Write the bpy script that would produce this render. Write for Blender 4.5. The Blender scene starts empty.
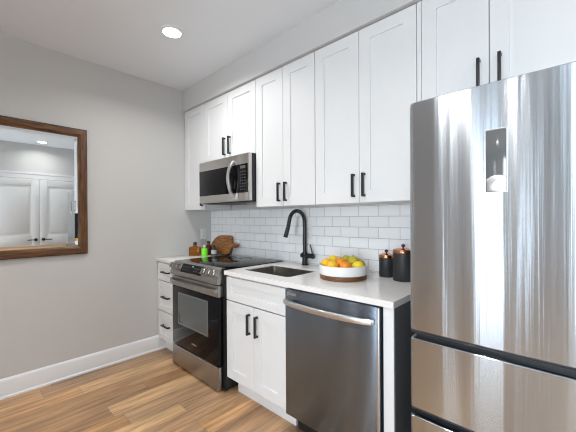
import bpy, bmesh, math, random
from mathutils import Vector, Matrix
random.seed(7)
S = bpy.context.scene
COL = S.collection
PI = math.pi

# ------------------------------------------------------------------ camera
TH, PIT, ROL = 0.7522, -0.0023, -0.006
CAMP = Vector((3.0565, -1.9891, 1.2959))
F = Vector((-math.sin(TH)*math.cos(PIT), math.cos(TH)*math.cos(PIT), math.sin(PIT)))
R0 = Vector((math.cos(TH), math.sin(TH), 0)); U0 = R0.cross(F)
RV = R0*math.cos(ROL) + U0*math.sin(ROL); UV = U0*math.cos(ROL) - R0*math.sin(ROL)
cam = bpy.data.cameras.new('camera'); co = bpy.data.objects.new('camera', cam); COL.objects.link(co)
co.matrix_world = Matrix(((RV.x, UV.x, -F.x, CAMP.x), (RV.y, UV.y, -F.y, CAMP.y), (RV.z, UV.z, -F.z, CAMP.z), (0, 0, 0, 1)))
cam.sensor_width = 36; cam.lens = 309.67/576*36; cam.shift_y = 3.0/576; cam.clip_start = .02
S.camera = co

# ------------------------------------------------------------------ world, light, exposure
S.view_settings.view_transform = 'Standard'; S.view_settings.look = 'None'
S.view_settings.exposure = -0.47; S.view_settings.gamma = 1; S.view_settings.use_curve_mapping = False
W = bpy.data.worlds.new('sky'); S.world = W; W.use_nodes = True
bg = W.node_tree.nodes['Background']; bg.inputs[0].default_value = (.86, .93, 1, 1); bg.inputs[1].default_value = 2.2
WIN_E = 84           # daylight per square metre of window
LAMP_E = 13.5          # each recessed downlight
S.cycles.max_bounces = 10; S.cycles.diffuse_bounces = 6; S.cycles.glossy_bounces = 6
S.cycles.sample_clamp_indirect = 6; S.cycles.filter_width = 1.15

def area(name, loc, rot, sx, sy, e, col):
    l = bpy.data.lights.new(name, 'AREA'); l.shape = 'RECTANGLE'; l.size = sx; l.size_y = sy; l.energy = e; l.color = col
    o = bpy.data.objects.new(name, l); o.location = loc; o.rotation_euler = rot; COL.objects.link(o); return o
YS = -4.8            # the wall behind the camera, with the windows
WINS = [(1.39, 1.485, .12, 2.1), (1.76, 2.20, .12, 2.1), (2.60, 2.74, .12, 2.1), (3.38, 4.04, .12, 2.25)]  # first is shaped for a fridge reflection line; last is added, unseen fill
WFAC = (.35, .32, .22, 1.85)          # hand-set strengths: dim where the fridge mirrors them, strongest in the added window
for (a, b, c, d), k in zip(WINS, WFAC):
    area('daylight_fill', ((a+b)/2, YS-.14, (c+d)/2), (PI/2, 0, 0), b-a-.07, d-c-.07, k*WIN_E*(b-a-.07)*(d-c-.07), (.77, .90, 1))  # area lamps behind the panes, the last one an added fill
WY = (-3.86, -3.74, .3, 2.2)        # slim window added in the left wall for a streak on the dishwasher
area('daylight_fill', (-.14, (WY[0]+WY[1])/2, (WY[2]+WY[3])/2), (PI/2, 0, -PI/2), WY[1]-WY[0]-.07, WY[3]-WY[2]-.07, .25*WIN_E*(WY[1]-WY[0]-.07)*(WY[3]-WY[2]-.07), (.77, .90, 1))  # lamp of the added slim window

# ------------------------------------------------------------------ materials
def mat(name, col, rough=.5, metal=0., **kw):
    m = bpy.data.materials.new(name); m.use_nodes = True
    b = m.node_tree.nodes['Principled BSDF']
    b.inputs['Base Color'].default_value = (*col, 1); b.inputs['Roughness'].default_value = rough; b.inputs['Metallic'].default_value = metal
    for k, v in kw.items():
        b.inputs[k.replace('_', ' ')].default_value = v
    return m
def nd(m, t, **kw):
    n = m.node_tree.nodes.new(t)
    for k, v in kw.items(): setattr(n, k, v)
    return n
def lk(m, a, b): m.node_tree.links.new(a, b)
def bsdf(m): return m.node_tree.nodes['Principled BSDF']
def mth(m, op, a, b=None, c=None):
    n = nd(m, 'ShaderNodeMath', operation=op)
    for i, v in enumerate((a, b, c)):
        if v is None: continue
        if isinstance(v, (int, float)): n.inputs[i].default_value = v
        else: lk(m, v, n.inputs[i])
    return n.outputs[0]
def coords(m, scale=(1, 1, 1)):
    t = nd(m, 'ShaderNodeTexCoord'); mp = nd(m, 'ShaderNodeMapping'); mp.inputs['Scale'].default_value = scale
    lk(m, t.outputs['Object'], mp.inputs[0]); return mp.outputs[0]
def noise(m, vec, scale, detail=3, rough=.5):
    n = nd(m, 'ShaderNodeTexNoise'); n.inputs['Scale'].default_value = scale; n.inputs['Detail'].default_value = detail; n.inputs['Roughness'].default_value = rough
    lk(m, vec, n.inputs['Vector']); return n.outputs['Fac']
def ramp(m, fac, stops):
    r = nd(m, 'ShaderNodeValToRGB'); e = r.color_ramp.elements
    while len(e) < len(stops): e.new(.5)
    for i, (p, c) in enumerate(stops): e[i].position = p; e[i].color = (*c, 1)
    lk(m, fac, r.inputs[0]); return r.outputs[0]
def bump(m, h, dist, strength=1):
    b = nd(m, 'ShaderNodeBump'); b.inputs['Distance'].default_value = dist; b.inputs['Strength'].default_value = strength
    lk(m, h, b.inputs['Height']); lk(m, b.outputs[0], bsdf(m).inputs['Normal'])

def paint(name, col, rough=.6, amp=.0004):
    m = mat(name, col, rough); bump(m, noise(m, coords(m), 180, 2), amp); return m
M_wall = paint('warm_grey_wall_paint', (.60, .60, .592))
M_soffit = paint('soffit_paint', (.58, .575, .57))
M_ceil = paint('ceiling_paint', (.83, .875, .925))
M_trim = mat('white_trim_paint', (.82, .83, .85), .35)
M_white = mat('white_cabinet_lacquer', (.765, .77, .775), .5)
M_black = mat('matte_black_metal', (.012, .012, .013), .38)
M_blackgloss = mat('black_glass', (.005, .005, .006), .04, 0, IOR=1.36, Specular_IOR_Level=.3)
M_blackplastic = mat('black_plastic', (.015, .015, .016), .45)
M_dark = mat('dark_grey_side', (.03, .03, .032), .5)
M_plastic = mat('white_plastic', (.8, .8, .78), .3)
M_slot = mat('socket_slot', (.05, .05, .05), .6)

def steel(name, col, rough, aniso, wav=.0, dirv=(1, 1, 1)):
    m = mat(name, col, rough, 1.0)
    b = bsdf(m); b.inputs['Anisotropic'].default_value = aniso
    t = nd(m, 'ShaderNodeTangent'); t.direction_type = 'RADIAL'; t.axis = 'Z'
    lk(m, t.outputs[0], b.inputs['Tangent']); b.inputs['Anisotropic Rotation'].default_value = .25
    v = coords(m, dirv)
    r = noise(m, v, 60, 2)
    lk(m, mth(m, 'MULTIPLY_ADD', r, rough*.12, rough*.94), b.inputs['Roughness'])
    if wav:
        v2 = coords(m, (1, 1, .06)); v3 = coords(m, (1, 1, .015)); bump(m, mth(m, 'ADD', noise(m, v2, 5.5, 1.5), mth(m, 'MULTIPLY', noise(m, v3, 34, 3), .06)), wav)
    return m
M_fridge = steel('brushed_stainless_steel', (.525, .57, .62), .2, 1.0, .010, (1, 1, 14))
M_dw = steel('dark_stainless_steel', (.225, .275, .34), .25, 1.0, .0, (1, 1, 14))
M_steel = steel('stainless_steel', (.60, .575, .55), .34, .6, 0, (1, 1, 14))
M_range = steel('range_stainless_steel', (.40, .39, .38), .32, .6, 0, (1, 1, 14))  # same steel toned darker; the range's darker reflections are put into the colour
M_chrome = mat('polished_steel', (.75, .75, .755), .3, 1)
M_sink = mat('sink_steel', (.26, .235, .205), .35, 1)
M_copper = mat('copper', (.62, .27, .14), .22, 1)
M_canister = mat('matte_black_canister', (.02, .021, .023), .5)

M_quartz = mat('white_quartz', (.78, .765, .745), .14)
lk(M_quartz, ramp(M_quartz, noise(M_quartz, coords(M_quartz), 260, 3), [(.35, (.80, .775, .755)), (.6, (.86, .845, .83))]), bsdf(M_quartz).inputs['Base Color'])

def floor_mat():
    m = mat('oak_plank_floor', (.5, .33, .2), .4)
    t = nd(m, 'ShaderNodeTexCoord'); s = nd(m, 'ShaderNodeSeparateXYZ'); lk(m, t.outputs['Object'], s.inputs[0])
    X = mth(m, 'DIVIDE', mth(m, 'SUBTRACT', s.outputs[0], .0716), .152); I = mth(m, 'FLOOR', X); FX = mth(m, 'FRACT', X)
    w = nd(m, 'ShaderNodeTexWhiteNoise', noise_dimensions='1D'); lk(m, I, w.inputs['W'])
    Yv = mth(m, 'ADD', mth(m, 'DIVIDE', s.outputs[1], 1.25), mth(m, 'MULTIPLY', w.outputs['Value'], 7.3))
    J = mth(m, 'FLOOR', Yv); FY = mth(m, 'FRACT', Yv)
    c = nd(m, 'ShaderNodeCombineXYZ'); lk(m, I, c.inputs[0]); lk(m, J, c.inputs[1])
    w2 = nd(m, 'ShaderNodeTexWhiteNoise', noise_dimensions='2D'); lk(m, c.outputs[0], w2.inputs['Vector'])
    tone = w2.outputs['Value']
    base = ramp(m, tone, [(0, (.27, .15, .078)), (.2, (.43, .225, .098)), (.42, (.42, .26, .15)), (.62, (.54, .305, .14)), (.82, (.36, .22, .125)), (1, (.64, .40, .205))])
    g = nd(m, 'ShaderNodeCombineXYZ')
    lk(m, mth(m, 'MULTIPLY', s.outputs[0], 34), g.inputs[0]); lk(m, mth(m, 'MULTIPLY', s.outputs[1], 2.2), g.inputs[1]); lk(m, mth(m, 'MULTIPLY', tone, 40), g.inputs[2])
    grain = noise(m, g.outputs[0], 1.0, 6, .62)
    g2 = nd(m, 'ShaderNodeCombineXYZ')
    lk(m, mth(m, 'MULTIPLY', s.outputs[0], 9), g2.inputs[0]); lk(m, mth(m, 'MULTIPLY', s.outputs[1], 1.1), g2.inputs[1]); lk(m, mth(m, 'MULTIPLY', tone, 70), g2.inputs[2])
    cloud = noise(m, g2.outputs[0], 1.0, 3, .55)
    kn = nd(m, 'ShaderNodeCombineXYZ')
    lk(m, mth(m, 'MULTIPLY', s.outputs[0], 55), kn.inputs[0]); lk(m, mth(m, 'MULTIPLY', s.outputs[1], 5), kn.inputs[1]); lk(m, mth(m, 'MULTIPLY', tone, 25), kn.inputs[2])
    dark = nd(m, 'ShaderNodeMapRange'); dark.inputs[1].default_value = .58; dark.inputs[2].default_value = .74; lk(m, noise(m, kn.outputs[0], 1.0, 4, .6), dark.inputs[0])
    v = mth(m, 'ADD', mth(m, 'MULTIPLY', mth(m, 'SUBTRACT', grain, .5), 2.1), mth(m, 'MULTIPLY', mth(m, 'SUBTRACT', cloud, .5), 1.5))
    v = mth(m, 'MAXIMUM', mth(m, 'ADD', v, 1.0), .3)
    v = mth(m, 'MULTIPLY', v, mth(m, 'MULTIPLY_ADD', dark.outputs[0], -.45, 1))
    ex = mth(m, 'MINIMUM', FX, mth(m, 'SUBTRACT', 1, FX)); ey = mth(m, 'MINIMUM', FY, mth(m, 'SUBTRACT', 1, FY))
    sx = mth(m, 'MINIMUM', mth(m, 'DIVIDE', ex, .012), 1); sy = mth(m, 'MINIMUM', mth(m, 'DIVIDE', ey, .002), 1)
    seam = mth(m, 'MULTIPLY', sx, sy)
    v = mth(m, 'MULTIPLY', v, mth(m, 'MULTIPLY_ADD', seam, .55, .45))
    mx = nd(m, 'ShaderNodeVectorMath', operation='SCALE'); lk(m, base, mx.inputs[0]); lk(m, v, mx.inputs['Scale'])
    lk(m, mx.outputs[0], bsdf(m).inputs['Base Color'])
    bump(m, mth(m, 'ADD', seam, mth(m, 'MULTIPLY', grain, .25)), .0008)
    return m
M_floor = floor_mat()

def tile_mat():
    m = mat('white_subway_tile', (.8, .8, .8), .1)
    t = nd(m, 'ShaderNodeTexCoord'); s = nd(m, 'ShaderNodeSeparateXYZ'); lk(m, t.outputs['Object'], s.inputs[0])
    c = nd(m, 'ShaderNodeCombineXYZ'); lk(m, mth(m, 'SUBTRACT', s.outputs[0], .0738), c.inputs[0]); lk(m, mth(m, 'SUBTRACT', s.outputs[2], .925), c.inputs[1])
    b = nd(m, 'ShaderNodeTexBrick'); lk(m, c.outputs[0], b.inputs['Vector'])
    b.inputs['Color1'].default_value = (.86, .875, .89, 1); b.inputs['Color2'].default_value = (.90, .91, .925, 1); b.inputs['Mortar'].default_value = (.42, .42, .43, 1)
    b.inputs['Scale'].default_value = 1; b.inputs['Brick Width'].default_value = .1524; b.inputs['Row Height'].default_value = .0762
    b.inputs['Mortar Size'].default_value = .0016; b.inputs['Mortar Smooth'].default_value = .2; b.inputs['Bias'].default_value = 0
    lk(m, b.outputs['Color'], bsdf(m).inputs['Base Color'])
    inv = mth(m, 'SUBTRACT', 1, b.outputs['Fac'])
    w = noise(m, coords(m), 9, 2)
    bump(m, mth(m, 'ADD', inv, mth(m, 'MULTIPLY', w, .8)), .0012)
    lk(m, mth(m, 'MULTIPLY_ADD', b.outputs['Fac'], .6, .1), bsdf(m).inputs['Roughness'])
    return m
M_tile = tile_mat()

def wood(name, stops, scale, rough=.4, sc=6, detail=5):
    m = mat(name, stops[0][1], rough)
    f = noise(m, coords(m, scale), sc, detail, .6)
    lk(m, ramp(m, f, stops), bsdf(m).inputs['Base Color']); bump(m, f, .0006); return m
WALNUT = [(.3, (.03, .012, .004)), (.5, (.115, .048, .015)), (.7, (.21, .098, .034))]
M_frame_h = wood('walnut_grain_across', WALNUT, (6, 1, 12), .38)
M_frame_v = wood('walnut_grain_upright', WALNUT, (6, 12, 1), .38)
M_frame_dark = wood('dark_walnut_edge', [(.3, (.015, .008, .004)), (.7, (.05, .025, .013))], (4, 4, 4), .4)
M_board = wood('acacia_board', [(.3, (.11, .034, .008)), (.5, (.36, .135, .03)), (.7, (.52, .23, .065))], (2, 6, 9), .35)
M_bowlwood = wood('bowl_wood', [(.3, (.10, .038, .012)), (.7, (.23, .10, .036))], (3, 3, 20), .4)
M_ceramic = mat('white_ceramic', (.83, .83, .82), .25)
M_mirror = mat('silvered_glass', (.86, .89, .90), .0, 1)
M_amber = mat('amber_glass', (.46, .17, .015), .06, 0, Transmission_Weight=.75, IOR=1.4)
M_green = mat('bright_green_liquid', (.22, .80, .03), .15)
M_redglass = mat('dark_red_glass', (.10, .018, .014), .1)
M_smoke = mat('smoked_glass', (.10, .13, .14), .08, 0, Transmission_Weight=.35)
M_label = mat('pale_label', (.55, .58, .56), .5)
M_cream = mat('cream_cap', (.7, .72, .6), .4)
M_bulb = mat('lamp_diffuser', (1, 1, 1), .5); bsdf(M_bulb).inputs['Emission Color'].default_value = (1, .98, .95, 1); bsdf(M_bulb).inputs['Emission Strength'].default_value = 14
M_led = mat('lit_clock', (.2, .7, .5), .5); bsdf(M_led).inputs['Emission Color'].default_value = (.25, .9, .6, 1); bsdf(M_led).inputs['Emission Strength'].default_value = .2
M_print = mat('grey_key_print', (.10, .10, .10), .5)
M_ovenglass = mat('oven_window_glass', (.09, .10, .10), .06)
M_ring = mat('burner_ring_print', (.06, .06, .06), .1)
M_display = mat('glossy_grey_panel', (.13, .135, .14), .12)
def fruit(name, c1, c2, rough=.42):
    m = mat(name, c1, rough, 0)
    v = coords(m); lk(m, ramp(m, noise(m, v, 14, 2), [(.35, c1), (.65, c2)]), bsdf(m).inputs['Base Color'])
    bump(m, noise(m, v, 260, 2), .0012); return m
M_orange = fruit('orange_peel', (.80, .23, .01), (.86, .31, .012))
M_amberfruit = fruit('ripe_yellow_orange_peel', (.90, .43, .012), (.90, .52, .02))
M_lemon = fruit('lemon_peel', (.86, .60, .012), (.84, .64, .03))
M_lime = fruit('lime_green_peel', (.34, .33, .015), (.58, .47, .03))
def pane_mat():
    m = bpy.data.materials.new('window_pane_glass'); m.use_nodes = True; nt = m.node_tree; nt.nodes.clear()
    o = nt.nodes.new('ShaderNodeOutputMaterial'); t = nt.nodes.new('ShaderNodeBsdfTransparent'); g = nt.nodes.new('ShaderNodeBsdfGlossy'); g.inputs['Roughness'].default_value = .02
    f = nt.nodes.new('ShaderNodeFresnel'); mx = nt.nodes.new('ShaderNodeMixShader')
    nt.links.new(f.outputs[0], mx.inputs[0]); nt.links.new(t.outputs[0], mx.inputs[1]); nt.links.new(g.outputs[0], mx.inputs[2]); nt.links.new(mx.outputs[0], o.inputs[0]); return m
M_pane = pane_mat()

# ------------------------------------------------------------------ mesh helpers
class MB:
    """collects shapes into one bmesh (world coordinates)"""
    def __init__(s): s.bm = bmesh.new()
    def box(s, x0, x1, y0, y1, z0, z1, bev=0, seg=2):
        b = bmesh.new(); bmesh.ops.create_cube(b, size=1)
        for v in b.verts:
            v.co = Vector(((x0+x1)/2+v.co.x*(x1-x0), (y0+y1)/2+v.co.y*(y1-y0), (z0+z1)/2+v.co.z*(z1-z0)))
        if bev: bmesh.ops.bevel(b, geom=b.edges[:], offset=bev, segments=seg, affect='EDGES', profile=.5)
        return s._merge(b)
    def _merge(s, b, mtx=None):
        if mtx is not None: bmesh.ops.transform(b, matrix=mtx, verts=b.verts)
        me = bpy.data.meshes.new('tmp'); b.to_mesh(me); b.free(); s.bm.from_mesh(me); bpy.data.meshes.remove(me); return s
    def lathe(s, c, prof, n=32, axis='Z', cap=True):
        """profile (radius, height) revolved about an axis through c"""
        b = bmesh.new(); rings = []
        for (r, h) in prof:
            ring = []
            for k in range(n):
                a = 2*PI*k/n; p = (r*math.cos(a), r*math.sin(a), h)
                if axis == 'Y': p = (p[0], -p[2], p[1])
                if axis == 'X': p = (p[2], p[0], p[1])
                ring.append(b.verts.new(Vector(c)+Vector(p)))
            rings.append(ring)
        for r1, r2 in zip(rings, rings[1:]):
            for k in range(n): b.faces.new((r1[k], r1[(k+1) % n], r2[(k+1) % n], r2[k]))
        if cap:
            b.faces.new(rings[0][::-1]); b.faces.new(rings[-1])
        bmesh.ops.remove_doubles(b, verts=b.verts, dist=1e-6); bmesh.ops.recalc_face_normals(b, faces=b.faces)
        return s._merge(b)
    def tube(s, pts, r, n=12, flat=None):
        """tube along points; flat=(a,b) makes a rectangular section instead"""
        pts = [Vector(p) for p in pts]; rs = r if isinstance(r, (list, tuple)) else [r]*len(pts)
        b = bmesh.new(); rings = []; prev = None
        for i, p in enumerate(pts):
            d = (pts[min(i+1, len(pts)-1)]-pts[max(i-1, 0)]).normalized()
            if prev is None:
                a = Vector((0, 0, 1)) if abs(d.z) < .9 else Vector((1, 0, 0)); prev = d.cross(a).normalized()
            u = (prev-d*prev.dot(d)).normalized(); w = d.cross(u); prev = u
            ring = []
            for k in range(n):
                t = 2*PI*k/n
                if flat:
                    cx, sx = math.cos(t), math.sin(t); e = .35
                    q = u*(flat[0]*math.copysign(abs(cx)**e, cx))+w*(flat[1]*math.copysign(abs(sx)**e, sx))
                else: q = (u*math.cos(t)+w*math.sin(t))*rs[i]
                ring.append(b.verts.new(p+q))
            rings.append(ring)
        for r1, r2 in zip(rings, rings[1:]):
            for k in range(n): b.faces.new((r1[k], r1[(k+1) % n], r2[(k+1) % n], r2[k]))
        b.faces.new(rings[0][::-1]); b.faces.new(rings[-1]); bmesh.ops.recalc_face_normals(b, faces=b.faces)
        return s._merge(b)
    def prism(s, poly, a, b_, axis='X', bev=0):
        """polygon extruded between a and b_ along an axis; poly is (y,z) for X, (x,z) for Y, (x,y) for Z"""
        b = bmesh.new()
        def P(q, t): return {'X': (t, q[0], q[1]), 'Y': (q[0], t, q[1]), 'Z': (q[0], q[1], t)}[axis]
        v0 = [b.verts.new(P(q, a)) for q in poly]; v1 = [b.verts.new(P(q, b_)) for q in poly]
        n = len(poly); b.faces.new(v0[::-1]); b.faces.new(v1)
        for k in range(n): b.faces.new((v0[k], v0[(k+1) % n], v1[(k+1) % n], v1[k]))
        bmesh.ops.recalc_face_normals(b, faces=b.faces)
        if bev: bmesh.ops.bevel(b, geom=b.edges[:], offset=bev, segments=2, affect='EDGES', profile=.5)
        return s._merge(b)
    def ball(s, c, rx, ry=None, rz=None, tip=0, rot=0, n=20):
        b = bmesh.new(); bmesh.ops.create_uvsphere(b, u_segments=n, v_segments=n//2+2, radius=1)
        for v in b.verts:
            x, y, z = v.co
            if tip and abs(x) > .8: x += math.copysign((abs(x)-.8)*tip, x)
            v.co = (x*rx, y*(ry or rx), z*(rz or rx))
        return s._merge(b, Matrix.Translation(c) @ Matrix.Rotation(rot, 4, 'Z'))
    def shaker(s, x0, x1, z0, z1, yf, th=.02, st=.072, dep=.008, top=None):
        """shaker front facing -y: flat frame, recessed centre panel"""
        c = .0015
        def rect(x0, x1, z0, z1, y): return [s.bm.verts.new((x, y, z)) for x, z in ((x0, z0), (x1, z0), (x1, z1), (x0, z1))]
        R = [rect(x0, x1, z0, z1, yf+th), rect(x0, x1, z0, z1, yf+c), rect(x0+c, x1-c, z0+c, z1-c, yf)]
        rr = st if top is None else top
        R += [rect(x0+st, x1-st, z0+rr, z1-rr, yf), rect(x0+st+.001, x1-st-.001, z0+rr+.001, z1-rr-.001, yf+dep)]
        for a, b in zip(R, R[1:]):
            for k in range(4): s.bm.faces.new((a[k], a[(k+1) % 4], b[(k+1) % 4], b[k]))
        s.bm.faces.new(R[-1]); s.bm.faces.new(R[0][::-1]); return s
    def mesh(s, name, off, smooth):
        bmesh.ops.translate(s.bm, verts=s.bm.verts, vec=-Vector(off))
        bmesh.ops.recalc_face_normals(s.bm, faces=s.bm.faces)
        me = bpy.data.meshes.new(name); s.bm.to_mesh(me); s.bm.free()
        if smooth:
            for p in me.polygons: p.use_smooth = True
            me.set_sharp_from_angle(angle=math.radians(38))
        return me
WL = {}
def thing(name, label, cat, loc, group=None):
    o = bpy.data.objects.new(name, None); COL.objects.link(o); o.location = loc; o.empty_display_size = .05
    o['label'] = label; o['category'] = cat
    if group: o['group'] = group
    WL[o.name] = Vector(loc); return o
def part(name, mb, m, parent, label=None, smooth=True):
    off = WL[parent.name]
    o = bpy.data.objects.new(name, mb.mesh(name, off, smooth)); COL.objects.link(o); o.parent = parent
    o.data.materials.append(m); WL[o.name] = off
    if label: o['label'] = label
    return o
def solo(name, mb, m, label, cat, loc, group=None, smooth=True):
    o = bpy.data.objects.new(name, mb.mesh(name, loc, smooth)); COL.objects.link(o); o.location = loc; o.data.materials.append(m)
    o['label'] = label; o['category'] = cat; WL[o.name] = Vector(loc)
    if group: o['group'] = group
    return o
def struct(name, mb, m, label=None, parent=None):
    o = bpy.data.objects.new(name, mb.mesh(name, (0, 0, 0), True)); COL.objects.link(o); o.data.materials.append(m); WL[o.name] = Vector((0, 0, 0))
    if parent: o.parent = parent
    else: o['kind'] = 'structure'
    if label: o['label'] = label
    return o
def bar_handle(x, z0, z1, yf, horiz=False):
    """square black bar pull standing .03 off a front at yf; upright along z, or along x from z0 to z1 at height x"""
    m = MB(); h = .0065; y0 = yf-.032
    if horiz:
        m.box(z0, z1, y0, y0+2*h, x-h, x+h, .001)
        for e in (z0+h, z1-h): m.box(e-h, e+h, y0+2*h-.001, yf, x-h, x+h, .001)
    else:
        m.box(x-h, x+h, y0, y0+2*h, z0, z1, .001)
        for e in (z0+h, z1-h): m.box(x-h, x+h, y0+2*h-.001, yf, e-h, e+h, .001)
    return m

# ------------------------------------------------------------------ the room
XE, ZC = 4.1, 2.65
struct('floor', MB().box(-.1, XE+.1, YS-.1, .1, -.1, 0), M_floor, 'pale oak plank floor')
struct('ceiling', MB().box(-.1, XE+.1, YS-.1, .1, ZC, ZC+.1), M_ceil, 'flat pale grey ceiling')
struct('wall_back', MB().box(-.1, XE+.1, 0, .1, 0, ZC), M_wall, 'grey wall behind the cabinets')
w = MB(); a, b, c, d = WY
w.box(-.1, 0, YS, a, 0, ZC).box(-.1, 0, b, 0, 0, ZC).box(-.1, 0, a, b, 0, c).box(-.1, 0, a, b, d, ZC)
f = MB(); q = .035
f.box(-.09, .012, a, a+q, c, d).box(-.09, .012, b-q, b, c, d).box(-.09, .012, a+q, b-q, c, c+q).box(-.09, .012, a+q, b-q, d-q, d)
fr = struct('window_5', f, M_trim, 'added slim window out of view, for a dishwasher streak')
struct('pane', MB().box(-.044, -.038, a+q, b-q, c+q, d-q), M_pane, None, fr)
struct('wall_left', w, M_wall, 'plain warm grey wall with the framed mirror')
struct('wall_right', MB().box(XE, XE+.1, YS, 0, 0, ZC), M_wall, 'grey wall seen in the mirror')
w = MB(); xs = [0]+[v for a in WINS for v in a[:2]]+[XE]
for i in range(0, len(xs), 2): w.box(xs[i], xs[i+1], YS-.1, YS, 0, ZC)
for (a, b, c, d) in WINS: w.box(a, b, YS-.1, YS, 0, c); w.box(a, b, YS-.1, YS, d, ZC)
struct('wall_front', w, M_wall, 'grey wall with the windows')
for i, (a, b, c, d) in enumerate(WINS):
    f = MB(); t = .035
    f.box(a, a+t, YS-.09, YS+.015, c, d); f.box(b-t, b, YS-.09, YS+.015, c, d); f.box(a+t, b-t, YS-.09, YS+.015, c, c+t); f.box(a+t, b-t, YS-.09, YS+.015, d-t, d)
    f.box(a+t, b-t, YS-.06, YS-.02, (c+d)/2-.02, (c+d)/2+.02)
    fr = struct('window_%d' % (i+1), f, M_trim, 'assumed white framed window out of view')
    struct('pane', MB().box(a+t, b-t, YS-.045, YS-.039, c+t, d-t), M_pane, None, fr)
struct('wall_soffit', MB().box(0, XE, -.354, 0, 2.43, ZC), M_soffit, 'grey soffit above the wall cabinets')
struct('trim_1', MB().box(0.001, 2.56, -.009, 0, .9155, 1.388), M_tile, 'white subway tile backsplash')
bb = MB().prism([(0, 0), (.016, 0), (.016, .125), (.010, .136), (.004, .142), (0, .142)], YS, -.556, 'X')
# the profile above is (depth, height); turn it to run along y
b2 = MB(); b2.bm.free(); b2.bm = bmesh.new()
prof = [(0, 0), (.026, 0), (.026, .012), (.016, .02), (.016, .122), (.011, .134), (.004, .142), (0, .142)]
v0 = [b2.bm.verts.new((x, YS, z)) for x, z in prof]; v1 = [b2.bm.verts.new((x, -.556, z)) for x, z in prof]
b2.bm.faces.new(v0); b2.bm.faces.new(v1[::-1])
for k in range(len(prof)): b2.bm.faces.new((v0[k], v0[(k+1) % len(prof)], v1[(k+1) % len(prof)], v1[k]))
bb.bm.free()
struct('baseboard_left', b2, M_trim, 'tall white baseboard under the grey wall')
# double doors opposite the mirror (seen in the mirror)
DY = -.97
dr = struct('door_1', MB().box(XE-.02, XE, DY-.80, DY-.72, 0, 2.11).box(XE-.02, XE, DY+.72, DY+.80, 0, 2.11).box(XE-.02, XE, DY-.72, DY+.72, 2.03, 2.11).box(XE-.028, XE, DY-.82, DY+.82, 2.11, 2.14), M_trim, 'white panelled double doors')
def leaf(y0, y1):
    m = MB(); x = XE-.03
    m.box(x+.012, XE-.001, y0, y1, .01, 2.025)
    s_ = .11
    for (a, b, c, d) in ((y0, y0+s_, .01, 2.025), (y1-s_, y1, .01, 2.025), (y0+s_, y1-s_, .01, .22), (y0+s_, y1-s_, .86, 1.02), (y0+s_, y1-s_, 1.90, 2.025)):
        m.box(x+.004, x+.014, a, b, c, d, .002)
    for (c, d) in ((.22, .86), (1.02, 1.90)): m.box(x+.006, x+.013, y0+s_+.04, y1-s_-.04, c+.04, d-.04, .004)
    return m
for k, (y0, y1) in enumerate(((DY-.718, DY-.002), (DY+.002, DY+.718))):
    lf = struct('door_leaf', leaf(y0, y1), M_white, None, dr)
    yy = DY-.055 if k == 0 else DY+.055; sg = -1 if k == 0 else 1
    h = MB().lathe((XE-.03, yy, .94), [(.026, 0), (.026, -.008), (.010, -.012), (.010, -.045)], 20, 'X')
    h.tube([(XE-.075, yy, .94), (XE-.077, yy+sg*.06, .94), (XE-.075, yy+sg*.12, .938)], .009, 10)
    hh = struct('door_handle', h, M_black, None, lf)

# ------------------------------------------------------------------ recessed downlights
def downlight(x, y, label, dim=1.0):
    t = thing('recessed_downlight', label, 'ceiling light', (x, y, ZC))
    part('trim_ring', MB().lathe((x, y, ZC), [(.060, -.002), (.063, -.008), (.080, -.005), (.082, 0), (.060, 0)], 40, cap=False), M_trim, t)
    part('diffuser', MB().lathe((x, y, ZC), [(.064, -.0005), (.064, -.006), (.0001, -.007)], 40), M_bulb, t)
    l = bpy.data.lights.new('downlight_lamp', 'AREA'); l.shape = 'DISK'; l.size = .12; l.energy = LAMP_E*dim; l.color = (1, .985, .965); l.spread = math.radians(150)
    o = bpy.data.objects.new('downlight_lamp', l); COL.objects.link(o); o.location = (0, 0, -.012); o.parent = t
downlight(.915, -.918, 'lit round white downlight in the ceiling in front of the wall cabinets')
downlight(3.77, -.97, 'lit round downlight that shows reflected in the framed mirror', .45)
downlight(2.34, -1.9, 'lit round white downlight in the ceiling in front of the refrigerator')
downlight(.95, -3.2, 'lit round downlight near the windows by the left wall')
downlight(2.6, -3.2, 'lit round downlight near the windows in the middle of the room')

# ------------------------------------------------------------------ base cabinets
YD = -.628        # front faces of doors and drawers
def carcass(x0, x1, sink=False):
    m = MB()
    m.box(x0, x0+.018, YD+.022, -.012, .115, .882); m.box(x1-.018, x1, YD+.022, -.012, .115, .882)
    m.box(x0+.018, x1-.018, YD+.022, -.012, .115, .133); m.box(x0+.018, x1-.018, -.03, -.012, .133, .882)
    m.box(x0+.018, x1-.018, YD+.022, YD+.06, .862, .882)
    return m
t = thing('drawer_cabinet', 'narrow white base cabinet with three drawers, between left wall and range', 'cabinet', (.19, -.3, 0))
part('carcass', carcass(.003, .380), M_white, t)
part('toe_kick', MB().box(.003, .380, -.556, -.54, 0, .116), M_white, t)
for (z0, z1, zh) in ((.700, .868, .787), (.405, .692, .548), (.125, .397, .274)):
    d = part('drawer', MB().shaker(.008, .377, z0, z1, YD, st=.05), M_white, t)
    part('handle', bar_handle(zh, .125, .262, YD, True), M_black, d)
t = thing('sink_cabinet', 'white two-door base cabinet under the sink, between range and dishwasher', 'cabinet', (1.46, -.3, 0))
part('carcass', carcass(1.152, 1.764), M_white, t)
part('toe_kick', MB().box(1.19, 1.771, -.552, -.536, 0, .116), M_white, t)
part('false_drawer_front', MB().shaker(1.155, 1.761, .700, .868, YD, st=.05), M_white, t)
for (x0, x1, xh) in ((1.155, 1.4565, 1.420), (1.4595, 1.761, 1.500)):
    d = part('door', MB().shaker(x0, x1, .125, .692, YD), M_white, t)
    part('handle', bar_handle(xh, .505, .645, YD), M_black, d)
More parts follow.
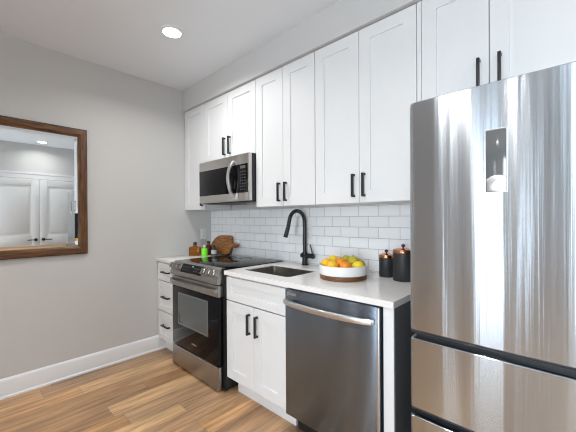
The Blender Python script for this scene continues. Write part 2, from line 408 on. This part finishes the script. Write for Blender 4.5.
t = thing('end_panel', 'tall narrow white panel closing the counter between dishwasher and refrigerator', 'cabinet panel', (2.42, -.3, 0))
part('panel', MB().box(2.392, 2.442, -.632, -.012, .0, .8825, .001), M_white, t)
part('gap_shade_skin', MB().box(2.4421, 2.447, -.628, -.012, .0, .8825, .0005), mat('gap_shade_tone', (.075, .075, .078), .55), t, 'dark side face')  # deep shade of the gap beside the fridge, put into the colour

# dishwasher
t = thing('dishwasher', 'dark stainless dishwasher with bowed bar handle under the counter', 'dishwasher', (2.08, -.3, 0))
part('tub', MB().box(1.772, 2.386, -.60, -.04, .10, .874), M_dark, t)
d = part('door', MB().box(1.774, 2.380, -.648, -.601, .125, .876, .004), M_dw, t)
part('edge_strip', MB().box(2.367, 2.3795, -.6515, -.647, .127, .872, .002), M_chrome, d, 'bright steel edge strip')
hp = [(1.79+(.56)*k/16, -.668-.042*math.sin(PI*k/16)**.6, .807) for k in range(17)]
part('handle', MB().tube(hp, 0, 16, (.010, .0145)).box(1.782, 1.802, -.672, -.646, .795, .819, .003).box(2.338, 2.358, -.672, -.646, .795, .819, .003), M_chrome, d, 'polished bowed bar handle')
part('badge', MB().box(1.792, 1.862, -.6495, -.647, .842, .856, .0008), M_steel, d)
part('toe_kick', MB().box(1.802, 2.386, -.56, -.545, 0.004, .118), M_blackplastic, t)
part('screw', MB().lathe((1.845, -.5605, .07), [(.006, 0), (.006, .002), (.002, .003)], 12, 'Y'), M_chrome, t)

# ------------------------------------------------------------------ countertops, sink
ZT = .914
def slab(x0, x1, hole=None):
    m = MB(); y0, y1, z0, z1 = -.645, -.0095, .8835, ZT
    if not hole: return m.box(x0, x1, y0, y1, z0, z1, .002)
    hx0, hx1, hy0, hy1, r = hole
    inner = []
    for (cx, cy, a0) in ((hx1-r, hy1-r, 0), (hx0+r, hy1-r, 90), (hx0+r, hy0+r, 180), (hx1-r, hy0+r, 270)):
        for k in range(7): a = math.radians(a0+15*k); inner.append((cx+r*math.cos(a), cy+r*math.sin(a)))
    corners = [(x1, y1), (x0, y1), (x0, y0), (x1, y0)]
    bm = m.bm
    for z, flip in ((z1, 0), (z0, 1)):
        vi = [bm.verts.new((x, y, z)) for x, y in inner]; vo = [bm.verts.new((x, y, z)) for x, y in corners]
        n = len(vi)
        for q in range(4):
            fan = vi[q*7:q*7+7]
            for a, b in zip(fan, fan[1:]): bm.faces.new((vo[q], a, b))
            bm.faces.new((vo[q], fan[-1], vi[(q*7+7) % n], vo[(q+1) % 4]))
        if z == z1: ti, to = vi, vo
        else: bi, bo = vi, vo
    for A, B in ((ti, bi), (to, bo)):
        for k in range(len(A)): bm.faces.new((A[k], A[(k+1) % len(A)], B[(k+1) % len(A)], B[k]))
    bmesh.ops.recalc_face_normals(bm, faces=bm.faces)
    return m
solo('countertop', slab(.002, .3835), M_quartz, 'short white quartz countertop left of the range, bottles standing on it', 'countertop', (.19, -.3, .8835))
SX0, SX1, SY0, SY1 = 1.228, 1.688, -.528, -.205
solo('countertop', slab(1.1495, 2.4475, (SX0, SX1, SY0, SY1, .03)), M_quartz, 'long white quartz countertop with sink cutout, fruit bowl standing on it', 'countertop', (1.8, -.3, .8835))
def rrect(x0, x1, y0, y1, r):
    o = []
    for (cx, cy, a0) in ((x1-r, y1-r, 0), (x0+r, y1-r, 90), (x0+r, y0+r, 180), (x1-r, y0+r, 270)):
        for k in range(7): a = math.radians(a0+15*k); o.append((cx+r*math.cos(a), cy+r*math.sin(a)))
    return o
def loops(m, L, capend=True):
    R = [[m.bm.verts.new(p) for p in l] for l in L]
    for a, b in zip(R, R[1:]):
        for k in range(len(a)): m.bm.faces.new((a[k], a[(k+1) % len(a)], b[(k+1) % len(a)], b[k]))
    if capend: m.bm.faces.new(R[-1])
    return m
t = thing('sink', 'stainless undermount sink basin set into the countertop below the black faucet', 'sink', ((SX0+SX1)/2, -.385, .70))
m = MB(); e = .006
def lp(g, r, z): return [(x, y, z) for x, y in rrect(SX0-g, SX1+g, SY0-g, SY1+g, r)]
loops(m, [lp(-.0008, .03, .9055), lp(-.003, .03, .9045), lp(-.010, .035, .73), lp(-.03, .04, .705)])
loops(m, [lp(-.0008, .03, .9055), lp(-.0008, .03, .88), lp(-.006, .036, .728), lp(-.028, .04, .701)])
part('basin', m, M_sink, t)
part('drain', MB().lathe((1.44, -.36, .7055), [(.045, 0), (.045, .003), (.034, .0035), (.030, .001), (.0001, .001)], 28), M_chrome, t)

# faucet
FX, FY = 1.432, -.055
t = thing('kitchen_faucet', 'matte black gooseneck faucet with side lever behind the sink', 'faucet', (FX, FY, ZT))
part('base', MB().lathe((FX, FY, ZT), [(.027, 0), (.027, .006), (.022, .010), (.021, .06), (.021, .105), (.015, .112)], 28), M_black, t)
pts = [(FX, FY, ZT+.10), (FX, FY, 1.16)]; rr = .092
pts += [(FX, FY, 1.20), (FX, FY, 1.24), (FX, FY, 1.262)]
for k in range(1, 15):
    a = PI*k/15*1.02; pts.append((FX, FY-rr+rr*math.cos(a), 1.262+rr*math.sin(a)))
pts.append((FX-.002, FY-2*rr-.006, 1.245)); pts.append((FX-.002, FY-2*rr-.012, 1.225))
part('spout', MB().tube(pts, .0152, 16), M_black, t)
part('spray_head', MB().tube([(FX-.002, FY-2*rr-.012, 1.228), (FX-.004, FY-2*rr-.022, 1.195), (FX-.008, FY-2*rr-.036, 1.150)], [.0158, .0165, .0168], 16), M_black, t)
part('lever_body', MB().lathe((FX, FY, .992), [(.019, -.034), (.019, .06), (.0205, .062), (.0205, .09), (.017, .094)], 24, 'X'), M_black, t)
part('lever', MB().tube([(FX+.078, FY, 1.008), (FX+.074, FY-.003, 1.04), (FX+.062, FY-.008, 1.085)], [.006, .0055, .005], 10), M_black, t)

# ------------------------------------------------------------------ range
RX0, RX1 = .3865, 1.1465
t = thing('electric_range', 'slide-in stainless electric range with black glass cooktop and oven door', 'stove', (.766, -.33, 0))
part('body', MB().box(RX0+.002, RX1-.002, -.628, -.02, .035, .9105), M_blackplastic, t)
ck = part('cooktop', MB().box(RX0, RX1, -.640, -.012, .911, .921, .003), M_blackgloss, t, 'black glass cooktop')
for (x, y, r) in ((.57, -.47, .10), (.96, -.47, .115), (.57, -.19, .085), (.96, -.19, .085), (.766, -.13, .06)):
    part('burner_ring', MB().lathe((x, y, .9205), [(r, 0), (r, .0008), (r-.004, .0008), (r-.004, 0)], 48, cap=False), M_ring, ck)
QX0, QX1 = .396, 1.118      # the front panels are slimmer than the body
cp = part('control_panel', MB().prism([(-.600, .9205), (-.641, .9235), (-.652, .917), (-.690, .838), (-.690, .806), (-.630, .806)], QX0, QX1, 'X', .002), M_range, t, 'slanted stainless control panel')
# things lying on the slanted face: origin on the face, axis along its normal
P0, P1 = Vector((0, -.652, .917)), Vector((0, -.690, .838)); SL = (P1-P0).normalized(); NR = Vector((0, SL.z, -SL.y)).normalized()
if NR.y > 0: NR = -NR
def on_face(x, s_, n_): p = P0+SL*s_+NR*n_; return Vector((x, p.y, p.z))
def face_box(x0, x1, s0, s1, n0, n1, bev=.001):
    b = bmesh.new(); bmesh.ops.create_cube(b, size=1)
    for v in b.verts: v.co = on_face(x0+(v.co.x+.5)*(x1-x0), s0+(v.co.y+.5)*(s1-s0), n0+(v.co.z+.5)*(n1-n0))
    bmesh.ops.bevel(b, geom=b.edges[:], offset=bev, segments=2, affect='EDGES', profile=.5)
    bmesh.ops.recalc_face_normals(b, faces=b.faces); m = MB(); m._merge(b); return m
ds = part('display', face_box(.572, .892, .006, .078, -.002, .002), M_blackgloss, t, 'black glass touch display')
part('clock', face_box(.730, .750, .016, .024, .0018, .0026, .0002), M_led, ds, 'lit green clock digits')
for k in range(5):
    for j in range(2):
        for x in (.590+.024*k, .772+.020*k): part('touch_key', face_box(x, x+.011, .030+.022*j, .034+.022*j, .0018, .0024, .0002), M_print, ds)
def face_knob(x):
    c = on_face(x, .042, 0); b = bmesh.new(); rings = []
    ux = Vector((1, 0, 0))
    for (r, h) in ((.030, -.001), (.030, .006), (.026, .008), (.024, .030), (.021, .033), (.0005, .033)):
        rings.append([b.verts.new(c+(ux*math.cos(2*PI*k/24)+SL*math.sin(2*PI*k/24))*r+NR*h) for k in range(24)])
    for r1, r2 in zip(rings, rings[1:]):
        for k in range(24): b.faces.new((r1[k], r1[(k+1) % 24], r2[(k+1) % 24], r2[k]))
    b.faces.new(rings[0]); b.faces.new(rings[-1]); bmesh.ops.recalc_face_normals(b, faces=b.faces)
    m = MB(); m._merge(b); m._merge(face_box(x-.005, x+.005, .020, .064, .030, .042, .002).bm); return m
for x in (.440, .515, .94, 1.008, 1.073): part('knob', face_knob(x), M_range, cp)
od = part('oven_door', MB().box(QX0+.003, QX1-.003, -.672, -.629, .197, .706, .003).box(QX0+.003, QX1-.003, -.668, -.629, .706, .71), M_blackgloss, t, 'black glass oven door')
part('top_band', MB().box(QX0+.003, QX1-.003, -.676, -.629, .7105, .796, .003), M_range, od, 'stainless band across the door top')
part('window', MB().box(.510, .975, -.6745, -.671, .385, .662, .001), M_ovenglass, od, 'grey oven window')
m = MB()
for (a, b, c, d) in ((.510, .524, .385, .662), (.961, .975, .385, .662), (.524, .961, .385, .399), (.524, .961, .648, .662)): m.box(a, b, -.6755, -.6735, c, d, .0004)
part('window_border', m, mat('window_border_print', (.13, .135, .135), .2), od)
part('badge', MB().box(.73, .80, -.6735, -.671, .262, .270, .0005), M_chrome, od)
hp = [(.412+.694*k/16, -.690-.045*math.sin(PI*k/16)**.5, .760) for k in range(17)]
part('handle', MB().tube(hp, 0, 16, (.010, .016)).box(.404, .426, -.700, -.674, .744, .776, .003).box(1.092, 1.114, -.700, -.674, .744, .776, .003), M_range, od, 'bowed stainless bar handle')
part('storage_drawer', MB().box(QX0+.003, QX1-.003, -.674, -.641, .016, .188, .004), M_range, t, 'plain stainless bottom drawer')
part('plinth', MB().box(RX0+.01, RX1-.01, -.64, -.05, .012, .036), M_blackplastic, t)
for x in (RX0+.04, RX1-.04):
    for y in (-.60, -.08): part('foot', MB().lathe((x, y, 0), [(.018, 0), (.018, .006), (.010, .008), (.010, .013)], 16), M_blackplastic, t)

# ------------------------------------------------------------------ wall cabinets
YU = -.329
def wall_cab(label, x0, x1, z0, doors, handles, z1=2.428, hz=None, zb=None):
    t = thing('wall_cabinet', label, 'cabinet', ((x0+x1)/2, -.16, z0))
    part('carcass', MB().box(x0+.001, x1-.001, YU+.021, -.0095, z0, z1), M_white, t)
    for (a, b), xh in zip(doors, handles):
        d = part('door', MB().shaker(a, b, z0-.002 if zb is None else zb, z1-.003, YU), M_white, t)
        if xh: part('handle', bar_handle(xh, hz[0], hz[1], YU), M_black, d)
    return t
HZ = (1.423, 1.563)
wall_cab('narrow white single-door wall cabinet in the corner by the left wall', .004, .386, 1.390, [(.006, .384)], [.352], hz=HZ)
wall_cab('short white two-door wall cabinet directly above the microwave', .388, 1.148, 1.832, [(.390, .767), (.770, 1.146)], [.730, .808], hz=(1.868, 2.025))
wall_cab('tall white two-door wall cabinet right beside the microwave, above the sink', 1.150, 1.757, 1.390, [(1.152, 1.4535), (1.4565, 1.755)], [1.421, 1.489], hz=HZ)
wall_cab('tall white two-door wall cabinet between the sink cabinet and the refrigerator cabinet', 1.759, 2.438, 1.390, [(1.761, 2.0925), (2.0955, 2.436)], [2.060, 2.130], hz=HZ)
wall_cab('white two-door wall cabinet directly above the refrigerator', 2.4625, 3.162, 1.84, [(2.4645, 2.7625), (2.7665, 3.158)], [2.724, 2.806], hz=(1.885, 2.025))
solo('filler_strip', MB().box(2.4395, 2.461, YU+.004, -.0095, 1.39, 2.4285), M_white, 'slim white filler strip between the two rightmost wall cabinets', 'cabinet filler', (2.4325, -.16, 1.39), smooth=False)

# ------------------------------------------------------------------ microwave
MX0, MX1, MZ0, MZ1, MY = .405, 1.143, 1.436, 1.826, -.398
t = thing('microwave', 'stainless over-the-range microwave with black window and curved handle', 'microwave', (.77, -.2, MZ0))
part('body', MB().box(MX0, MX1, -.362, -.0095, MZ0, MZ1, .003), M_blackplastic, t)
dx = 1.003
fr = part('door', MB().box(MX0, dx, MY, -.363, MZ0+.006, MZ1, .004), M_steel, t)
part('window', MB().box(MX0+.004, dx-.0005, MY-.002, MY+.002, 1.508, 1.742, .001), M_blackgloss, fr, 'black glass window')
hp = [(.951-.0*k, MY-.012-.05*math.sin(PI*k/16)**.7, 1.482+.292*k/16) for k in range(17)]
part('handle', MB().tube(hp, 0, 14, (.0155, .009)).box(.938, .964, MY-.016, MY+.001, 1.474, 1.494, .002).box(.938, .964, MY-.016, MY+.001, 1.762, 1.782, .002), M_chrome, fr, 'curved steel handle')
pn = part('control_panel', MB().box(dx+.002, MX1, MY, -.363, MZ0+.006, MZ1, .004), M_steel, t)
kp = part('keypad', MB().box(dx+.0025, 1.130, MY-.002, MY+.002, 1.508, 1.742, .001), M_blackgloss, t, 'black glass keypad')
for i in range(3):
    for j in range(7): part('key', MB().box(dx+.030+.028*i, dx+.044+.028*i, MY-.0026, MY-.0018, 1.53+.024*j, 1.538+.024*j), M_print, kp)
part('clock_display', MB().box(dx+.030, dx+.100, MY-.0026, MY-.0018, 1.705, 1.728), M_print, kp)
vt = MB().box(MX0+.05, MX1-.05, -.335, -.295, MZ0-.0008, MZ0+.001)
for k in range(9): vt.box(MX0+.06+.066*k, MX0+.11+.066*k, -.33, -.30, MZ0-.002, MZ0+.001)
part('vent_grille', vt, M_dark, t)
part('underside_lamp', MB().box(.86, 1.0, -.20, -.14, MZ0-.003, MZ0+.001), M_cream, t)

# ------------------------------------------------------------------ refrigerator
GX0, GX1 = 2.558, 3.122
def fdoor(z0, z1, yf=-.744, bul=.004):
    """door slab: bowed front, rounded vertical edges"""
    m = MB(); o = []; n = 24; r = .016; yb = -.672
    hw = (GX1-GX0)/2; cx = (GX0+GX1)/2
    o.append((GX0, yb))
    for k in range(6): a = PI/2*k/5; o.append((GX0+r-r*math.cos(a), yf+bul+r-r*math.sin(a)))
    for k in range(1, n): x = GX0+r+(GX1-GX0-2*r)*k/n; q = (x-cx)/(hw-r); o.append((x, yf+bul*q*q))
    for k in range(6): a = PI/2*(1-k/5); o.append((GX1-r+r*math.cos(a), yf+bul+r-r*math.sin(a)))
    o.append((GX1, yb))
    c = .003
    L = [[(x, y, z0+c) for x, y in o], [(x, y, z1-c) for x, y in o]]
    sh = lambda z: [(cx+(x-cx)*(1-c/hw), y+(c if y < yb-.001 else 0), z) for x, y in o]
    L = [sh(z0)]+L+[sh(z1)]
    loops(m, L); m.bm.faces.new([v for v in list(m.bm.verts)[:len(o)]][::-1]); return m
t = thing('refrigerator', 'tall brushed stainless refrigerator with two bottom drawers at the right', 'refrigerator', (2.847, -.37, 0))
part('cabinet', MB().box(GX0+.004, GX1-.004, -.66, -.04, .03, 1.745, .004), mat('fridge_side_grey', (.06, .06, .063), .45, .3), t)
part('gasket', MB().box(GX0+.012, GX1-.012, -.700, -.659, .06, 1.735), M_blackplastic, t)
fd = part('door', fdoor(.845, 1.755), M_fridge, t)
part('panel_insert', MB().box(2.826, 2.885, -.7455, -.735, 1.382, 1.592, .0015), M_display, fd, 'glossy dark rectangular panel')
part('panel_reflection', MB().prism([(2.828, 1.384), (2.883, 1.384), (2.883, 1.432), (2.870, 1.437), (2.856, 1.438), (2.842, 1.434), (2.828, 1.426)], -.7475, -.744, 'Y', .0008), M_chrome, fd, 'bright curved reflection modelled as a strip')  # polished strip stands in for a bright reflection in the glossy panel
m = MB()
for (a, b, c, d) in ((2.823, 2.826, 1.379, 1.595), (2.885, 2.888, 1.379, 1.595), (2.826, 2.885, 1.379, 1.382), (2.826, 2.885, 1.592, 1.595)): m.box(a, b, -.7465, -.735, c, d)
part('panel_border', m, M_chrome, fd)
part('grip_channel', MB().prism([(-.672, .842), (-.733, .842), (-.728, .833), (-.70, .822), (-.672, .822)], GX0+.004, GX1-.004, 'X'), mat('grip_grey', (.08, .08, .085), .3, .5), t)
part('drawer', fdoor(.535, .812), M_fridge, t)
part('grip_channel', MB().prism([(-.672, .531), (-.733, .531), (-.728, .522), (-.70, .512), (-.672, .512)], GX0+.004, GX1-.004, 'X'), bpy.data.materials['grip_grey'], t)
part('drawer', fdoor(.065, .502), M_fridge, t)
part('base_grille', MB().box(GX0+.01, GX1-.01, -.65, -.60, .0, .055), M_blackplastic, t)

# ------------------------------------------------------------------ framed mirror
t = thing('wall_mirror', 'large mirror in a brown wooden frame on the grey left wall', 'mirror', (.001, -1.69, 1.53))
my0, my1, mz0, mz1, fw = -2.14, -1.237, 1.012, 2.047, .060
fp = [(0, .001), (0, .026), (.006, .031), (.044, .031), (.052, .022), (fw, .018), (fw, .001)]   # (inwards, off the wall)
def rail(a, b, inward, horiz):
    """mitred length of frame moulding"""
    m = MB(); A = []; B = []
    for (i, d) in fp:
        if horiz: A.append((d, a+i, b+inward*i)); B.append((d, my1-i, b+inward*i))
        else: A.append((d, b+inward*i, a+i)); B.append((d, b+inward*i, mz1-i))
    loops(m, [A, B]); m.bm.faces.new([m.bm.verts[k] if False else v for k, v in enumerate(list(m.bm.verts)[:len(fp)])][::-1]); return m
part('frame_rail', rail(my0, mz1, -1, True), M_frame_h, t); part('frame_rail', rail(my0, mz0, 1, True), M_frame_h, t)
part('frame_stile', rail(mz0, my1, -1, False), M_frame_v, t); part('frame_stile', rail(mz0, my0, 1, False), M_frame_v, t)
m = MB()
for (a, b, c, d) in ((my0-.004, my0, mz0, mz1), (my1, my1+.004, mz0, mz1), (my0-.004, my1+.004, mz0-.004, mz0), (my0-.004, my1+.004, mz1, mz1+.004)): m.box(.001, .024, a, b, c, d, .001)
part('outer_bead', m, M_frame_dark, t, 'dark outer edge of the frame')
m = MB(); bv = .026
def mr(g, x): return [(x, my0+g, mz0+g), (x, my1-g, mz0+g), (x, my1-g, mz1-g), (x, my0+g, mz1-g)]
loops(m, [mr(fw-.004, .009), mr(fw+bv, .0125)])
part('mirror_glass', m, M_mirror, t, 'bevelled mirror glass', smooth=False)

# ------------------------------------------------------------------ wall outlets
def outlet(c, axis, label):
    t = thing('wall_outlet', label, 'outlet', c)
    def bx(u0, u1, d0, d1, z0, z1, b=0):
        return (c[0]+d0, c[0]+d1, c[1]+u0, c[1]+u1, c[2]+z0, c[2]+z1, b) if axis == 'x' else (c[0]+u0, c[0]+u1, c[1]-d1, c[1]-d0, c[2]+z0, c[2]+z1, b)
    part('cover_plate', MB().box(*bx(-.035, .035, 0, .005, -.0575, .0575, .002)), M_plastic, t)
    for z in (-.022, .022):
        s_ = part('socket', MB().box(*bx(-.016, .016, .0045, .0075, z-.015, z+.015, .0015)), M_plastic, t)
        k = MB()
        for u in (-.007, .006): k.box(*bx(u-.001, u+.001, .007, .0078, z-.004, z+.008))
        k.box(*bx(-.002, .002, .007, .0078, z-.011, z-.007)); part('slots', k, M_slot, s_)
outlet((.0005, -.112, 1.127), 'x', 'white outlet plate on the left wall above the bottles')
outlet((1.44, -.0095, 1.185), 'y', 'white outlet plate on the tile backsplash behind the black faucet')

# ------------------------------------------------------------------ fruit bowl
BX, BY = 1.960, -.305
t = thing('fruit_bowl', 'round white bowl with a brown wooden base, filled with fruit', 'bowl', (BX, BY, ZT))
part('wooden_base', MB().lathe((BX, BY, ZT), [(.0001, 0), (.143, 0), (.147, .003), (.149, .030), (.0001, .030)], 64), M_bowlwood, t, 'brown wooden base')
part('bowl', MB().lathe((BX, BY, ZT), [(.0001, .0305), (.149, .0305), (.1515, .050), (.153, .085), (.1515, .088), (.149, .086), (.147, .058), (.140, .049), (.0001, .047)], 64), M_ceramic, t, 'white ceramic bowl')
rt, ft = Vector((.837, .547, 0)), Vector((.547, -.837, 0))
ZB = ZT+.047
def put(kind, r, f, mt, label, rx, ry=None, rz=None, tip=0, rot=0, stem=False):
    rz = rz or rx; p = Vector((BX, BY, 0))+rt*r+ft*f
    c = (p.x, p.y, ZB+rz+.0006)
    o = solo(kind, MB().ball(c, rx, ry, rz, tip, rot), mt, label, 'fruit', (c[0], c[1], c[2]), 'fruit in the white bowl')
    if stem:
        q = MB().lathe((c[0], c[1], c[2]+rz-.001), [(.0035, 0), (.004, .002), (.002, .004)], 8); part('stem', q, M_redglass, o)
A7 = math.atan2(rt.y, rt.x)
put('orange', -.103, .005, M_amberfruit, 'large yellow-orange fruit at the far left side of the white bowl', .037, .037, .038)
put('orange', -.064, .080, M_amberfruit, 'yellow-orange fruit at the bowl front, left of the deep orange one', .0375, .036, .037, 0, A7)
put('orange', .014, .098, M_orange, 'deep orange fruit at the bowl front, in the middle', .036, .036, .035)
put('lemon', .092, .062, M_lemon, 'bright yellow lemon at the right front of the white bowl', .038, .033, .0345, .5, A7)
put('orange', -.015, .020, M_orange, 'deep orange fruit in the middle of the bowl behind the front row', .0375, .0375, .041, 0, 0, True)
put('lime', .064, -.012, M_lime, 'green fruit at the right of the bowl behind the yellow lemon', .039, .037, .046, 0, A7, True)
put('lemon', -.062, -.062, M_lemon, 'yellow lemon at the back left of the white bowl', .041, .036, .044, .4, A7+.4)
put('lime', .020, -.082, M_lime, 'yellow-green fruit at the very back of the white bowl', .037, .037, .044)
put('orange', .106, -.046, M_lime, 'small green fruit at the bowl rim, furthest right at the back', .031, .031, .034)

# ------------------------------------------------------------------ canisters
def canister(x, y, r, h, label):
    t = thing('canister', label, 'canister', (x, y, ZT), 'black canisters with copper lids')
    part('body', MB().lathe((x, y, ZT), [(.0001, 0), (r-.002, 0), (r, .003), (r, h), (.0001, h)], 48), M_canister, t)
    ld = part('lid', MB().lathe((x, y, ZT+h+.0003), [(r+.001, 0), (r+.002, .002), (r+.0015, .014), (r-.003, .021), (r*.55, .026), (.0001, .027)], 48), M_copper, t, 'copper lid')
    part('knob', MB().lathe((x, y, ZT+h+.027), [(.005, -.001), (.005, .006), (.010, .010), (.012, .017), (.009, .024), (.0001, .027)], 20), M_redglass, ld)
canister(2.146, -.080, .047, .122, 'small black canister with copper lid beside the larger one')
canister(2.280, -.135, .060, .168, 'larger black canister with copper lid next to the refrigerator')

# ------------------------------------------------------------------ bottles and cutting board by the range
Z = ZT+.0003
t = thing('oil_bottle', 'squat square amber glass bottle with black cap nearest the left wall', 'bottle', (.150, -.300, Z))
def sq(c, h, rot):
    L = []
    for g, z in h: L.append([(c[0]+x*math.cos(rot)-y*math.sin(rot), c[1]+x*math.sin(rot)+y*math.cos(rot), z) for x, y in rrect(-g[0], g[0], -g[1], g[1], min(g)*.3)])
    m = MB(); loops(m, L); m.bm.faces.new(list(m.bm.verts)[:28][::-1]); return m
c = (.150, -.300)
part('flask', sq(c, [((.054, .030), Z), ((.056, .032), Z+.004), ((.056, .032), Z+.082), ((.048, .026), Z+.092), ((.016, .015), Z+.098), ((.014, .014), Z+.112)], .63), M_amber, t)
part('cap', MB().lathe((*c, Z+.1122), [(.0175, 0), (.0175, .024), (.015, .027)], 20), M_black, t, 'black cap')
t = thing('soap_bottle', 'small bright green bottle with pale cap at the edge of the cooktop', 'bottle', (.268, -.262, Z))
c = (.268, -.262)
part('body', MB().lathe((*c, Z), [(.0001, 0), (.027, 0), (.030, .003), (.030, .072), (.026, .080), (.012, .086), (.012, .092)], 28), M_green, t)
part('cap', MB().lathe((*c, Z+.0922), [(.014, 0), (.014, .018), (.011, .021)], 18), M_cream, t, 'pale cap')
t = thing('sauce_bottle', 'dark red bottle with black cap standing behind the bright green bottle', 'bottle', (.190, -.165, Z))
c = (.190, -.165)
part('body', MB().lathe((*c, Z), [(.0001, 0), (.032, 0), (.035, .003), (.035, .085), (.026, .100), (.014, .108), (.013, .120)], 28), M_redglass, t)
part('cap', MB().lathe((*c, Z+.1202), [(.016, 0), (.016, .020), (.013, .023)], 18), M_black, t, 'black cap')
t = thing('spice_bottle', 'small smoky grey glass bottle with dark cap in front of the cutting board', 'bottle', (.300, -.170, Z))
c = (.300, -.170)
part('body', MB().lathe((*c, Z), [(.0001, 0), (.026, 0), (.029, .003), (.029, .066), (.022, .076), (.014, .080), (.014, .086)], 28), M_smoke, t)
part('label_band', MB().lathe((*c, Z), [(.0293, .020), (.0297, .022), (.0297, .055), (.0293, .057)], 28, cap=False), M_label, t, 'pale paper band')
part('cap', MB().lathe((*c, Z+.0862), [(.0155, 0), (.0155, .016), (.013, .018)], 18), M_blackplastic, t)
# board: rounded on the left, squared on the right, short handle to the right; leans on the tiles
o = []
def arc(cx, cz, r1, r2, a0, a1, n):
    for k in range(n+1):
        a = math.radians(a0+(a1-a0)*k/n); o.append((cx+r1*math.cos(a), cz+r2*math.sin(a)))
arc(.345, .03, .03, .03, 270, 360, 5)
o += [(.377, .078)]; arc(.455, .085, .006, .006, 270, 280, 1); arc(.468, .102, .022, .019, 250, 470, 12); o += [(.378, .126)]
arc(.335, .165, .04, .035, 0, 90, 6)
arc(.19, .06, .17, .14, 95, 180, 14); arc(.045, .04, .025, .04, 180, 270, 6)
t = thing('cutting_board', 'brown wooden paddle cutting board leaning on the tiles behind the bottles', 'cutting board', (.09, -.085, ZT+.001))
TL = math.radians(16)
m = MB().prism([(x, z) for x, z in o], -.009, .009, 'Y', .002)
bmesh.ops.transform(m.bm, matrix=Matrix.Translation((.065, -.082, ZT+.011)) @ Matrix.Rotation(-TL, 4, 'X'), verts=m.bm.verts)
bd = part('board', m, M_board, t)
